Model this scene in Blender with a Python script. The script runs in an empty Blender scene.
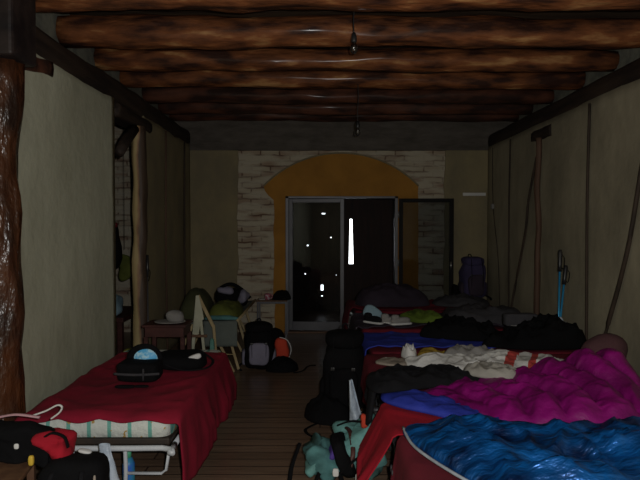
import bpy, bmesh, math, random
from mathutils import Vector, Matrix, noise
R = random.Random(7)
C = bpy.context.scene.collection
PI = math.pi
F = 560.0; PITCH = math.atan(15/560); CZ = 1.69
cp, sp = math.cos(PITCH), math.sin(PITCH)
def P(px, py, d):
    """room point at distance d down the room for a measured direction"""
    a = (px-320)/F; b = (240-py)/F
    y = cp + b*sp; z = -sp + b*cp
    k = d/y
    return Vector((a*k, d, CZ + z*k))

# ------------------------------------------------------------------ materials
def nodes(name):
    m = bpy.data.materials.new(name); m.use_nodes = True
    nt = m.node_tree; b = nt.nodes['Principled BSDF']
    return m, nt, b
def mat(name, c1, c2=None, rough=.8, scale=6, stretch=(1,1,1), bump=.0, bscale=60, metal=0, spec=.3, detail=5, dist=.01, sheen=0, contrast=(.35,.65), c3=None, coat=0):
    m, nt, b = nodes(name)
    N, L = nt.nodes, nt.links
    c2 = c2 or tuple(x*.75 for x in c1)
    tc = N.new('ShaderNodeTexCoord'); mp = N.new('ShaderNodeMapping'); mp.inputs['Scale'].default_value = stretch
    L.new(tc.outputs['Object'], mp.inputs['Vector'])
    no = N.new('ShaderNodeTexNoise'); no.inputs['Scale'].default_value = scale; no.inputs['Detail'].default_value = detail + (4 if 'plaster' in name else 0); no.inputs['Roughness'].default_value = .62 if 'plaster' in name else .5
    L.new(mp.outputs[0], no.inputs['Vector'])
    cr = N.new('ShaderNodeValToRGB'); e = cr.color_ramp.elements
    e[0].position = contrast[0]; e[0].color = (*c1, 1); e[1].position = contrast[1]; e[1].color = (*c2, 1)
    if c3:
        k = e.new(min(.95, contrast[1]+.12)); k.color = (*c3, 1)
    L.new(no.outputs['Fac'], cr.inputs[0]); L.new(cr.outputs[0], b.inputs['Base Color'])
    b.inputs['Roughness'].default_value = rough; b.inputs['Metallic'].default_value = metal
    b.inputs['Specular IOR Level'].default_value = spec
    if coat: b.inputs['Coat Weight'].default_value = coat; b.inputs['Coat Roughness'].default_value = .16
    if sheen: b.inputs['Sheen Weight'].default_value = sheen
    if bump:
        n2 = N.new('ShaderNodeTexNoise'); n2.inputs['Scale'].default_value = bscale; n2.inputs['Detail'].default_value = 4
        L.new((tc.outputs['Object'] if 'plaster' in name else mp.outputs[0]), n2.inputs['Vector'])
        bp = N.new('ShaderNodeBump'); bp.inputs['Strength'].default_value = bump; bp.inputs['Distance'].default_value = dist
        L.new(n2.outputs['Fac'], bp.inputs['Height']); L.new(bp.outputs[0], b.inputs['Normal'])
    return m
def cloth(name, c, k=.7, rough=.9, **kw):
    kw.setdefault('bump', .25); kw.setdefault('bscale', 25); kw.setdefault('dist', .02)
    return mat(name, c, tuple(x*k for x in c), rough=rough, scale=5, **kw)

M = {}
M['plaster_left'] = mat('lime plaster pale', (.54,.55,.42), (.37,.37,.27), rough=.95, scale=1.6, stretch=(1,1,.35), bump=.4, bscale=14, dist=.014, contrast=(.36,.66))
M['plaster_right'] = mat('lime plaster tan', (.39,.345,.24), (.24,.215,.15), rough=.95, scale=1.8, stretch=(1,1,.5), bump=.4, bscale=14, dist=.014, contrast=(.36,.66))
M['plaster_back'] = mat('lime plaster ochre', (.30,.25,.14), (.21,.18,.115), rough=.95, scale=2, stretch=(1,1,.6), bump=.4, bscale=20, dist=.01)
M['plaster_grey'] = mat('grey lime plaster', (.24,.24,.19), (.13,.13,.11), rough=.95, scale=5, bump=.5, bscale=15, dist=.015)
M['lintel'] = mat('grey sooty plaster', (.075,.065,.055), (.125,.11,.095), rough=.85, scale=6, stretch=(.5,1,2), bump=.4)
M['arch'] = mat('mustard paint', (.42,.20,.035), (.33,.155,.028), rough=.85, scale=3, bump=.2, bscale=30)
M['board'] = mat('dark ceiling board', (.05,.032,.022), (.10,.065,.04), rough=.7, scale=3, stretch=(.4,6,1), bump=.3)
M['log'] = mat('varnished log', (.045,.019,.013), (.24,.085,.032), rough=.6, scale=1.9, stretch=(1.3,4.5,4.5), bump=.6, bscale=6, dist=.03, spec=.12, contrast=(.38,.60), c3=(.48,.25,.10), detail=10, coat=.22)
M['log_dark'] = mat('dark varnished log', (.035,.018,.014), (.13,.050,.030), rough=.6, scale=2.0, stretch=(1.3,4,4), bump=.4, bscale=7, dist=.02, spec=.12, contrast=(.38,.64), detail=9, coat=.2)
M['longlog'] = mat('smoked beam', (.018,.013,.011), (.045,.030,.022), rough=.65, scale=3, stretch=(5,.6,5), bump=.4, bscale=6, dist=.02)
M['post'] = mat('varnished post', (.022,.011,.008), (.085,.030,.012), rough=.27, scale=2.2, stretch=(3,3,1.1), bump=.9, bscale=5, dist=.04, spec=.5, contrast=(.36,.62), c3=(.14,.055,.018), detail=9)
M['post_pale_old'] = mat('peeled pale post', (.36,.27,.13), (.09,.055,.03), rough=.6, scale=2.2, stretch=(3,3,.6), bump=.4, bscale=8, contrast=(.5,.6))
M['soot'] = mat('sooty black timber', (.010,.008,.009), (.028,.020,.018), rough=.55, scale=3, stretch=(1,3,3), bump=.4, bscale=8)
def peeled():  # pale log; shade on its right side is painted in as darker colour
    m, nt, b = nodes('pale log with shaded side'); N, L = nt.nodes, nt.links
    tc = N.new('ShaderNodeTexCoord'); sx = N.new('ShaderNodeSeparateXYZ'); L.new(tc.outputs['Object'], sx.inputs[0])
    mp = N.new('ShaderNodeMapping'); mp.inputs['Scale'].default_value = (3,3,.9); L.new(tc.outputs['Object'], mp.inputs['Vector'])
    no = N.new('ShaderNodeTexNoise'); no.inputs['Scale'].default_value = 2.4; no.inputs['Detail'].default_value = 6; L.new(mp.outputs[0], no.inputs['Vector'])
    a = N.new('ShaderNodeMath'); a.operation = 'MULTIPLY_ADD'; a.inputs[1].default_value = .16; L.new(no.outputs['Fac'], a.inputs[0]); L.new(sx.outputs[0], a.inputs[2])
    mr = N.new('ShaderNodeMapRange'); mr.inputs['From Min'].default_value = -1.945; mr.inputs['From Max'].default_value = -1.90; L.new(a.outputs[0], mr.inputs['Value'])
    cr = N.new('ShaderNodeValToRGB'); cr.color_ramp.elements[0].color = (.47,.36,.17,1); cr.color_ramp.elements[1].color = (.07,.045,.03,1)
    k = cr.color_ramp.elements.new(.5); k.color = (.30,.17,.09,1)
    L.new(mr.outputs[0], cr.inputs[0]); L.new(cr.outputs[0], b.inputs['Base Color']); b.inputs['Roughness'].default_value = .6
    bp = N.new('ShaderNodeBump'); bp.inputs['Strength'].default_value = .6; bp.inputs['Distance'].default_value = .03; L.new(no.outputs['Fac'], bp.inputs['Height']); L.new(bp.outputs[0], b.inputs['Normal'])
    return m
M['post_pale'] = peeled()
M['batten'] = mat('dark batten', (.03,.022,.016), (.06,.04,.028), rough=.7, scale=4, stretch=(4,4,.5))
M['batten_brown'] = mat('brown batten', (.13,.075,.05), (.08,.045,.03), rough=.7, scale=4, stretch=(4,4,.5))
M['gate'] = mat('old gate wood', (.018,.009,.008), (.035,.014,.011), rough=.6, scale=3, stretch=(6,6,.6), bump=.3)
M['metal_dark'] = mat('dark bronze metal', (.06,.06,.06), (.045,.045,.045), rough=.35, metal=.6, spec=.5)
M['metal_grey'] = mat('grey aluminium', (.11,.11,.12), (.09,.09,.10), rough=.45, metal=.4, spec=.5)
M['white_metal'] = mat('white enamelled tube', (.62,.66,.70), (.55,.58,.62), rough=.35, spec=.5)
M['bed_black'] = mat('black bed base', (.03,.025,.022), (.05,.035,.025), rough=.6)
M['frame_black'] = mat('black painted metal', (.008,.007,.007), (.012,.010,.010), rough=.6, spec=.15)
M['black_plastic'] = mat('black plastic', (.02,.02,.022), (.03,.03,.03), rough=.35, spec=.5)
M['wood_light'] = mat('pale wood', (.42,.33,.18), (.32,.24,.12), rough=.6, scale=4, stretch=(5,5,.8))
M['wood_white'] = mat('whitewashed wood', (.50,.50,.38), (.38,.38,.28), rough=.7, scale=6)
M['wood_red'] = mat('dark red brown wood', (.085,.03,.025), (.05,.018,.016), rough=.5, scale=5, stretch=(1,4,4))
M['wood_brown'] = mat('brown chair wood', (.16,.085,.045), (.10,.05,.03), rough=.5, scale=5, stretch=(4,4,1))
M['black'] = cloth('black fabric', (.006,.006,.007), spec=.12)
M['black_soft'] = cloth('washed black fabric', (.010,.010,.012), spec=.15)
M['charcoal'] = cloth('charcoal fabric', (.06,.058,.065))
M['navy'] = cloth('dark aubergine fabric', (.045,.033,.05))
M['red'] = cloth('wine red blanket', (.46,.012,.045), .8, scale=None) if False else mat('wine red blanket', (.29,.008,.03), (.18,.006,.02), rough=.95, scale=2.5, bump=.3, bscale=140, dist=.004)
M['red_bright'] = mat('bright red blanket', (.38,.008,.022), (.27,.006,.017), rough=.9, scale=4, bump=.3, bscale=120, dist=.004)
M['maroon'] = mat('maroon blanket', (.17,.012,.025), (.11,.008,.016), rough=.95, scale=4, bump=.3, bscale=120, dist=.004)
M['magenta'] = cloth('magenta nylon', (.27,.004,.17), .55, rough=.5, bump=.5, bscale=9, dist=.035, spec=.4)
M['lining'] = cloth('grey bag lining', (.42,.40,.36), .6)
M['royal'] = cloth('royal blue nylon', (.03,.05,.40), .75, rough=.6)
M['bedblue'] = cloth('blue mattress cover', (.035,.055,.42), .8, rough=.8)
M['metalblue'] = mat('shiny blue nylon', (.006,.16,.55), (.002,.012,.06), rough=.33, scale=3.5, stretch=(1,2.2,1), bump=.9, bscale=5, dist=.06, metal=.5, spec=.8, contrast=(.35,.7))  # bright highlights and dark folds are mixed into the blue by noise
M['bluetrim'] = cloth('pale grey piping', (.4,.45,.5))
M['white_cloth'] = cloth('white towel', (.66,.66,.64), .85)
M['stripe_red'] = cloth('red stripe', (.55,.06,.05))
M['grey_cloth'] = cloth('grey cloth', (.30,.29,.28), .7)
M['beige'] = cloth('beige cloth', (.34,.29,.24), .8)
M['mustard'] = cloth('mustard cloth', (.40,.26,.03), .7)
M['green'] = cloth('lime green cloth', (.13,.20,.025), .6)
M['olive'] = cloth('olive cloth', (.13,.15,.03), .6)
M['olive_dark'] = cloth('dark olive cloth', (.06,.065,.028), .7)
M['lightblue'] = cloth('light blue cloth', (.28,.42,.50), .8)
M['teal'] = cloth('sea green nylon', (.17,.40,.38), .5, rough=.7, spec=.4)
M['teal_dark'] = cloth('deep teal nylon', (.10,.26,.26), .45)
M['teal_pale'] = cloth('pale turquoise cloth', (.20,.48,.40), .5)
M['purple'] = cloth('purple nylon', (.10,.055,.30), .7)
M['violet'] = cloth('dusky violet nylon', (.055,.045,.11), .7)
M['pinkish'] = cloth('pale pink cloth', (.5,.30,.33), .8)
M['orange_red'] = cloth('orange red fabric', (.55,.06,.03), .8)
M['lilac_grey'] = cloth('lilac grey fabric', (.22,.21,.28), .8)
M['canvas'] = cloth('grey canvas', (.13,.15,.135), .85)
M['pillow_brown'] = cloth('brown pillow', (.09,.04,.045), .8)
M['pillow_indigo'] = cloth('indigo pillow', (.05,.05,.17), .8)
M['yellowgreen'] = cloth('yellow green cloth', (.36,.36,.06), .8)
M['skyblue'] = mat('mottled sky blue', (.10,.45,.80), (.45,.75,.90), rough=.5, scale=30, contrast=(.45,.6))  # two sky blue tones mixed by fine noise
M['plastic_white'] = mat('white plastic film', (.58,.66,.74), (.42,.50,.60), rough=.35, scale=9, bump=.6, bscale=12, dist=.03, spec=.5)
M['paper'] = mat('white paper', (.7,.7,.68), (.6,.6,.6), rough=.8)
M['pink_mug'] = mat('pink enamel', (.45,.10,.16), (.6,.45,.5), rough=.4, scale=30, contrast=(.5,.6))
M['bottle_blue'] = mat('blue label plastic', (.03,.12,.55), (.05,.35,.3), rough=.4, scale=8)
M['bottle_green'] = mat('green plastic', (.08,.4,.22), (.06,.3,.18), rough=.4)
M['yellow'] = mat('yellow plastic', (.7,.5,.06), (.6,.4,.05), rough=.4)
M['pole_blue'] = mat('anodised blue', (.03,.30,.62), (.05,.42,.75), rough=.3, metal=.3, spec=.6)
M['steel'] = mat('bare steel', (.5,.5,.5), (.4,.4,.4), rough=.3, metal=.9)

def glass(name, tint=(.9,.9,.9), ior=1.45):
    m = bpy.data.materials.new(name); m.use_nodes = True
    nt = m.node_tree; N, L = nt.nodes, nt.links
    for n in list(N): N.remove(n)
    out = N.new('ShaderNodeOutputMaterial'); mx = N.new('ShaderNodeMixShader')
    t = N.new('ShaderNodeBsdfTransparent'); t.inputs[0].default_value = (*tint, 1)
    g = N.new('ShaderNodeBsdfGlossy'); g.inputs['Roughness'].default_value = .03
    fr = N.new('ShaderNodeFresnel'); fr.inputs[0].default_value = ior; g.inputs['Roughness'].default_value = .12 if 'bulb' in name else .03
    L.new(fr.outputs[0], mx.inputs[0]); L.new(t.outputs[0], mx.inputs[1]); L.new(g.outputs[0], mx.inputs[2]); L.new(mx.outputs[0], out.inputs[0])
    return m
M['glass'] = glass('door glass', (.72,.74,.76), ior=1.28)
M['bulb_glass'] = glass('bulb glass', (.97,.97,.97), ior=1.7)

def floor_mat():
    m, nt, b = nodes('dark plank floor'); N, L = nt.nodes, nt.links
    tc = N.new('ShaderNodeTexCoord')
    br = N.new('ShaderNodeTexBrick'); br.inputs['Scale'].default_value = 1; br.inputs['Brick Width'].default_value = 2.4; br.inputs['Row Height'].default_value = .125
    br.inputs['Mortar Size'].default_value = .006; br.inputs['Color1'].default_value = (.145,.093,.062,1); br.inputs['Color2'].default_value = (.21,.138,.092,1); br.inputs['Mortar'].default_value = (.04,.025,.02,1)
    L.new(tc.outputs['Object'], br.inputs['Vector'])
    mp = N.new('ShaderNodeMapping'); mp.inputs['Scale'].default_value = (1,9,1); L.new(tc.outputs['Object'], mp.inputs['Vector'])
    no = N.new('ShaderNodeTexNoise'); no.inputs['Scale'].default_value = 3; no.inputs['Detail'].default_value = 6; L.new(mp.outputs[0], no.inputs['Vector'])
    mr = N.new('ShaderNodeMapRange'); mr.inputs['To Min'].default_value = .5; mr.inputs['To Max'].default_value = 1.45; L.new(no.outputs['Fac'], mr.inputs['Value'])
    vm = N.new('ShaderNodeVectorMath'); vm.operation = 'SCALE'; L.new(br.outputs['Color'], vm.inputs[0]); L.new(mr.outputs[0], vm.inputs['Scale'])
    L.new(vm.outputs[0], b.inputs['Base Color']); b.inputs['Roughness'].default_value = .3; b.inputs['Specular IOR Level'].default_value = .45
    bp = N.new('ShaderNodeBump'); bp.inputs['Strength'].default_value = .35; bp.inputs['Distance'].default_value = .01
    mx = N.new('ShaderNodeMath'); mx.operation = 'SUBTRACT'; L.new(no.outputs['Fac'], mx.inputs[0]); L.new(br.outputs['Fac'], mx.inputs[1])
    L.new(mx.outputs[0], bp.inputs['Height']); L.new(bp.outputs[0], b.inputs['Normal'])
    return m
M['floor'] = floor_mat()
def brick_mat():
    m, nt, b = nodes('limewashed brickwork'); N, L = nt.nodes, nt.links
    tc = N.new('ShaderNodeTexCoord'); sx = N.new('ShaderNodeSeparateXYZ'); cx = N.new('ShaderNodeCombineXYZ')
    L.new(tc.outputs['Object'], sx.inputs[0]); L.new(sx.outputs[0], cx.inputs[0]); L.new(sx.outputs[2], cx.inputs[1])
    nd = N.new('ShaderNodeTexNoise'); nd.inputs['Scale'].default_value = 4; L.new(cx.outputs[0], nd.inputs['Vector'])
    vs = N.new('ShaderNodeVectorMath'); vs.operation = 'SCALE'; vs.inputs['Scale'].default_value = .05; L.new(nd.outputs['Color'], vs.inputs[0])
    va = N.new('ShaderNodeVectorMath'); L.new(cx.outputs[0], va.inputs[0]); L.new(vs.outputs[0], va.inputs[1])
    br = N.new('ShaderNodeTexBrick'); br.inputs['Scale'].default_value = 1; br.inputs['Brick Width'].default_value = .30; br.inputs['Row Height'].default_value = .085
    br.inputs['Mortar Size'].default_value = .014; br.inputs['Mortar Smooth'].default_value = .4; br.inputs['Bias'].default_value = -.2
    br.inputs['Color1'].default_value = (.42,.36,.26,1); br.inputs['Color2'].default_value = (.24,.13,.09,1); br.inputs['Mortar'].default_value = (.15,.09,.06,1)
    L.new(va.outputs[0], br.inputs['Vector'])
    mp = N.new('ShaderNodeMapping'); mp.inputs['Scale'].default_value = (2.2,9,1); L.new(cx.outputs[0], mp.inputs['Vector'])
    n2 = N.new('ShaderNodeTexNoise'); n2.inputs['Scale'].default_value = 1; n2.inputs['Detail'].default_value = 5; L.new(mp.outputs[0], n2.inputs['Vector'])
    cr = N.new('ShaderNodeValToRGB'); cr.color_ramp.elements[0].position = .38; cr.color_ramp.elements[1].position = .56
    L.new(n2.outputs['Fac'], cr.inputs[0])
    mx = N.new('ShaderNodeMix'); mx.data_type = 'RGBA'; L.new(cr.outputs[0], mx.inputs['Factor']); L.new(br.outputs['Color'], mx.inputs[6]); mx.inputs[7].default_value = (.48,.43,.33,1)
    L.new(mx.outputs[2], b.inputs['Base Color']); b.inputs['Roughness'].default_value = .95
    bp = N.new('ShaderNodeBump'); bp.inputs['Strength'].default_value = .5; bp.inputs['Distance'].default_value = .02; bp.invert = True
    L.new(br.outputs['Fac'], bp.inputs['Height']); L.new(bp.outputs[0], b.inputs['Normal'])
    return m
M['brick'] = brick_mat()
def ticking_mat():
    m, nt, b = nodes('white mattress ticking with teal stripes'); N, L = nt.nodes, nt.links
    tc = N.new('ShaderNodeTexCoord'); sx = N.new('ShaderNodeSeparateXYZ'); L.new(tc.outputs['Object'], sx.inputs[0])
    a = N.new('ShaderNodeMath'); a.operation = 'MULTIPLY'; a.inputs[1].default_value = 1/.122; L.new(sx.outputs[1], a.inputs[0])
    f = N.new('ShaderNodeMath'); f.operation = 'FRACT'; L.new(a.outputs[0], f.inputs[0])
    g = N.new('ShaderNodeMath'); g.operation = 'LESS_THAN'; g.inputs[1].default_value = .19; L.new(f.outputs[0], g.inputs[0])
    n = N.new('ShaderNodeTexNoise'); n.inputs['Scale'].default_value = 20; L.new(tc.outputs['Object'], n.inputs['Vector'])
    c = N.new('ShaderNodeMath'); c.operation = 'GREATER_THAN'; c.inputs[1].default_value = .66; L.new(n.outputs['Fac'], c.inputs[0])
    m1 = N.new('ShaderNodeMix'); m1.data_type = 'RGBA'; L.new(g.outputs[0], m1.inputs['Factor']); m1.inputs[6].default_value = (.62,.66,.62,1); m1.inputs[7].default_value = (.16,.42,.36,1)
    m2 = N.new('ShaderNodeMix'); m2.data_type = 'RGBA'; L.new(c.outputs[0], m2.inputs['Factor']); L.new(m1.outputs[2], m2.inputs[6]); m2.inputs[7].default_value = (.45,.30,.10,1)
    L.new(m2.outputs[2], b.inputs['Base Color']); b.inputs['Roughness'].default_value = .9
    bp = N.new('ShaderNodeBump'); bp.inputs['Strength'].default_value = .4; bp.inputs['Distance'].default_value = .03; L.new(n.outputs['Fac'], bp.inputs['Height']); L.new(bp.outputs[0], b.inputs['Normal'])
    return m
M['ticking'] = ticking_mat()

def towel_mat():
    m, nt, b = nodes('white towel with red stripes'); N, L = nt.nodes, nt.links
    tc = N.new('ShaderNodeTexCoord'); sx = N.new('ShaderNodeSeparateXYZ'); L.new(tc.outputs['Object'], sx.inputs[0])
    a = N.new('ShaderNodeMath'); a.operation = 'MULTIPLY_ADD'; a.inputs[1].default_value = -.45; L.new(sx.outputs[1], a.inputs[0]); L.new(sx.outputs[0], a.inputs[2])
    cr = N.new('ShaderNodeValToRGB'); cr.color_ramp.interpolation = 'CONSTANT'; e = cr.color_ramp.elements
    a2 = N.new('ShaderNodeMath'); a2.operation = 'ADD'; a2.inputs[1].default_value = 1.0; L.new(a.outputs[0], a2.inputs[0])
    W_, R_ = (.66,.66,.64,1), (.50,.06,.05,1)
    e[0].position = 0; e[0].color = W_; e[1].position = .50; e[1].color = R_
    for p_, c_ in ((.575,W_),(.68,R_),(.735,W_)): k = e.new(p_); k.color = c_
    L.new(a2.outputs[0], cr.inputs[0]); L.new(cr.outputs[0], b.inputs['Base Color']); b.inputs['Roughness'].default_value = .9
    n = N.new('ShaderNodeTexNoise'); n.inputs['Scale'].default_value = 22; L.new(tc.outputs['Object'], n.inputs['Vector'])
    bp = N.new('ShaderNodeBump'); bp.inputs['Strength'].default_value = .3; bp.inputs['Distance'].default_value = .02; L.new(n.outputs['Fac'], bp.inputs['Height']); L.new(bp.outputs[0], b.inputs['Normal'])
    return m
M['towel'] = towel_mat()
# ------------------------------------------------------------------ mesh helpers
class MB:
    def __init__(s): s.v = []; s.f = []
    def add(s, vs, fs):
        o = len(s.v); s.v += [Vector(v) for v in vs]; s.f += [tuple(i+o for i in f) for f in fs]; return s
    def build(s, name, m, parent=None, smooth=True, bevel=0, sub=0, solid=0, loc=None):
        me = bpy.data.meshes.new(name)
        org = Vector(loc) if loc else Vector((0,0,0))
        me.from_pydata([v-org for v in s.v], [], s.f); me.update()
        bm = bmesh.new(); bm.from_mesh(me); bmesh.ops.recalc_face_normals(bm, faces=bm.faces); bm.to_mesh(me); bm.free()
        if smooth: me.polygons.foreach_set('use_smooth', [True]*len(me.polygons))
        mats = m if isinstance(m, list) else [m]
        for q in mats: me.materials.append(M[q])
        o = bpy.data.objects.new(name, me); C.objects.link(o); o.location = org
        if parent is not None:
            o.parent = parent; o.matrix_parent_inverse = Matrix.Identity(4)
            # geometry is written in the parent's own frame
        if solid:
            k = o.modifiers.new('thickness', 'SOLIDIFY'); k.thickness = solid; k.offset = -1
        if bevel:
            k = o.modifiers.new('bevel', 'BEVEL'); k.width = bevel; k.segments = 2; k.limit_method = 'ANGLE'
            if smooth:
                for p in me.polygons: p.use_smooth = False
        if sub:
            k = o.modifiers.new('sub', 'SUBSURF'); k.levels = sub; k.render_levels = sub
        return o
def box(a, b, mb=None):
    mb = mb or MB(); x0,y0,z0 = a; x1,y1,z1 = b
    v = [(x,y,z) for z in (z0,z1) for y in (y0,y1) for x in (x0,x1)]
    return mb.add(v, [(0,1,3,2),(4,6,7,5),(0,4,5,1),(2,3,7,6),(0,2,6,4),(1,5,7,3)])
def catmull(pts, n, closed=False):
    pts = [Vector(p) for p in pts]; out = []; k = len(pts)
    segs = k if closed else k-1
    for i in range(segs):
        g = lambda j: pts[j % k] if closed else pts[max(0, min(k-1, j))]
        p0,p1,p2,p3 = g(i-1), g(i), g(i+1), g(i+2)
        for j in range(n):
            t = j/n
            out.append(.5*((2*p1)+(p2-p0)*t+(2*p0-5*p1+4*p2-p3)*t*t+(3*p1-p0-3*p2+p3)*t**3))
    if not closed: out.append(pts[-1])
    return out
def tube(path, r, mb=None, seg=10, flat=1.0, jitter=0, caps=True, up=(0,0,1)):
    """swept round (or flattened) bar; r is a number or one radius per point"""
    mb = mb or MB(); path = [Vector(p) for p in path]; n = len(path)
    rr = r if isinstance(r, (list, tuple)) else [r]*n
    vs = []; fs = []
    ref = Vector(up)
    for i, p in enumerate(path):
        t = (path[min(n-1, i+1)] - path[max(0, i-1)]).normalized()
        rf = ref if abs(t.dot(ref)) < .95 else Vector((1,0,0))
        a = t.cross(rf).normalized(); b = a.cross(t).normalized()
        for k in range(seg):
            th = 2*PI*k/seg; q = rr[i]
            if jitter:
                q *= 1 + jitter*noise.noise(Vector((p.x*2+9*math.cos(th)*.2, p.y*2+math.sin(th), p.z*2+3*math.cos(th))))
            vs.append(p + a*math.cos(th)*q + b*math.sin(th)*q*flat)
    for i in range(n-1):
        for k in range(seg):
            a0 = i*seg+k; a1 = i*seg+(k+1) % seg
            fs.append((a0, a1, a1+seg, a0+seg))
    if caps: fs += [tuple(range(seg))[::-1], tuple(range((n-1)*seg, n*seg))]
    return mb.add(vs, fs)
def sell(c, r, e=.5, mb=None, nu=20, nv=12, jit=0, jsc=6, rot=None, taper=0, seed=0):
    """rounded box / ellipsoid body"""
    mb = mb or MB(); c = Vector(c); vs = []; fs = []
    pw = lambda x: math.copysign(abs(x)**e, x)
    for i in range(nv+1):
        ph = -PI/2 + PI*i/nv
        for k in range(nu):
            th = 2*PI*k/nu
            z = pw(math.sin(ph)); cc = pw(math.cos(ph)) if i not in (0, nv) else 0
            q = Vector((cc*pw(math.cos(th)), cc*pw(math.sin(th)), z))
            s = 1 - taper*(z*.5+.5)
            q = Vector((q.x*r[0]*s, q.y*r[1]*s, q.z*r[2]))
            if jit: q += q.normalized()*jit*noise.noise(q*jsc + Vector((seed*3.1,seed,0)))*1.5
            if rot: q = rot @ q
            vs.append(c+q)
    for i in range(nv):
        for k in range(nu):
            a = i*nu+k; b = i*nu+(k+1) % nu
            fs.append((a, b, b+nu, a+nu))
    return mb.add(vs, fs)
def mound(outline, z0, h, p=2.5, amp=.02, nsc=5, rings=16, n=6, hf=None, center=None, seed=0, ridge=0, mb=None, edge=.012):
    """soft pile of cloth lying on a surface: closed outline in plan, crumpled top, flat underside"""
    mb = mb or MB()
    b = catmull([(x,y,0) for x,y in outline], n, True)
    c = Vector((sum(q.x for q in b)/len(b), sum(q.y for q in b)/len(b), 0)) if center is None else Vector((*center, 0))
    zf = z0 if callable(z0) else (lambda x, y: z0)
    nb = len(b); vs = []; fs = []
    for i in range(rings+1):
        r = (i/rings)**.8
        for q in b:
            x = c.x + (q.x-c.x)*r; y = c.y + (q.y-c.y)*r
            base = max(0, 1-r**p)**.55
            s = Vector((x*nsc+seed*7.3, y*nsc+seed*1.7, seed))
            w = noise.fractal(s, .9, 2.1, 4)
            rd = 0
            if ridge:
                rd = (1-abs(noise.noise(s*1.7+Vector((5,1,2))))*2.4)
                rd = ridge*max(0, rd)**2
            k = hf(x, y) if hf else 1
            z = zf(x, y) + edge + h*base*k + (amp*w + rd)*min(1, base*1.3)
            z = max(z, zf(x, y)+edge*.6)
            vs.append(Vector((x, y, z)))
    for i in range(rings):
        for k in range(nb):
            a = i*nb+k; d = i*nb+(k+1) % nb
            if i == 0: fs.append((a, d, d+nb, a+nb)) if False else fs.append((0+a, a+nb, d+nb, d))
            else: fs.append((a, a+nb, d+nb, d))
    o = len(vs)
    for q in b: vs.append(Vector((q.x, q.y, zf(q.x, q.y))))
    for k in range(nb):
        a = rings*nb+k; d = rings*nb+(k+1) % nb
        fs.append((a, o+k, o+(k+1) % nb, d))
    fs.append(tuple(range(o, o+nb)))
    return mb.add(vs, fs)
def sheet(f, nu, nv, mb=None):
    mb = mb or MB()
    vs = [f(i/nu, j/nv) for j in range(nv+1) for i in range(nu+1)]
    fs = [(j*(nu+1)+i, j*(nu+1)+i+1, (j+1)*(nu+1)+i+1, (j+1)*(nu+1)+i) for j in range(nv) for i in range(nu)]
    return mb.add(vs, fs)
def tag(o, label, cat, group=None):
    o['label'] = label; o['category'] = cat
    if group: o['group'] = group
    return o
def struct(o): o['kind'] = 'structure'; return o
def thing(name, loc, label, cat, rz=0, group=None):
    o = bpy.data.objects.new(name, None); C.objects.link(o); o.location = loc; o.rotation_euler = (0,0,rz); o.empty_display_size = .1
    return tag(o, label, cat, group)
def dup(root, loc, label, rz=None):
    r = root.copy(); C.objects.link(r); r.location = loc; r['label'] = label
    if rz is not None: r.rotation_euler = (0,0,rz)
    for ch in list(root.children):
        c = ch.copy(); C.objects.link(c); c.parent = r
        for g in list(ch.children):
            d = g.copy(); C.objects.link(d); d.parent = c
    return r

XL, XR, YB = -2.03, 2.62, 8.8
XLU, XRU = -2.32, 3.02
# ------------------------------------------------------------------ setting
struct(box((-4.6,-2.6,-.1), (3.3,11.4,0)).build('floor', 'floor', smooth=False))
cb = MB()
y = -2.6
while y < 11.4:
    box((-4.6,y+.004,3.64), (3.3,y+.206,3.70), cb); y += .21
box((-4.6,-2.6,3.70), (3.3,11.4,3.78), cb)
struct(cb.build('ceiling', 'board', smooth=False))
def wavy_wall(x, y0, y1, z0, z1, thick, name, m, side):
    """hand plastered wall running down the room, softly uneven"""
    nu, nv = int((y1-y0)/.09), int((z1-z0)/.09)
    def f(u, v):
        yy = y0+(y1-y0)*u; zz = z0+(z1-z0)*v
        e = min(1, min(u, 1-u)*18)
        return Vector((x + side*(.012*noise.fractal(Vector((yy*1.3,zz*1.3,x)), 1, 2, 3))*e, yy, zz))
    mb = sheet(f, nu, nv)
    o = mb.build(name, m)
    k = o.modifiers.new('thickness', 'SOLIDIFY'); k.thickness = thick; k.offset = -1 if True else 1
    # make thickness go outwards
    n = o.data.polygons[0].normal
    if n.x*side < 0: o.data.flip_normals()
    return struct(o)
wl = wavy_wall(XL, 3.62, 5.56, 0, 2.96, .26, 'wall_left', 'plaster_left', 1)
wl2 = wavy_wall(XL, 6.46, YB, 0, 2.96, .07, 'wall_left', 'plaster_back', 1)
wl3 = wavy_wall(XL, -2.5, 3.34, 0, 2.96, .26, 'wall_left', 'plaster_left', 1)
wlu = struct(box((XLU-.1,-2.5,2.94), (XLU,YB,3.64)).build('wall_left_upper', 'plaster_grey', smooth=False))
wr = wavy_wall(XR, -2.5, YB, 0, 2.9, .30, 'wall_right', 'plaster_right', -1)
wru = struct(box((XRU,-2.5,2.88), (XRU+.1,YB,3.64)).build('wall_right_upper', 'plaster_grey', smooth=False))
struct(box((-2.7,-2.6,0), (3.3,-2.5,3.64)).build('wall_rear', 'plaster_right', smooth=False))
# side room beyond the gap in the left wall
struct(box((-4.6,3.4,0), (-4.5,YB,3.64)).build('wall_side_room', 'plaster_grey', smooth=False))
struct(box((-4.6,3.3,0), (-2.3,3.4,3.64)).build('wall_side_room_front', 'plaster_grey', smooth=False))

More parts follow.
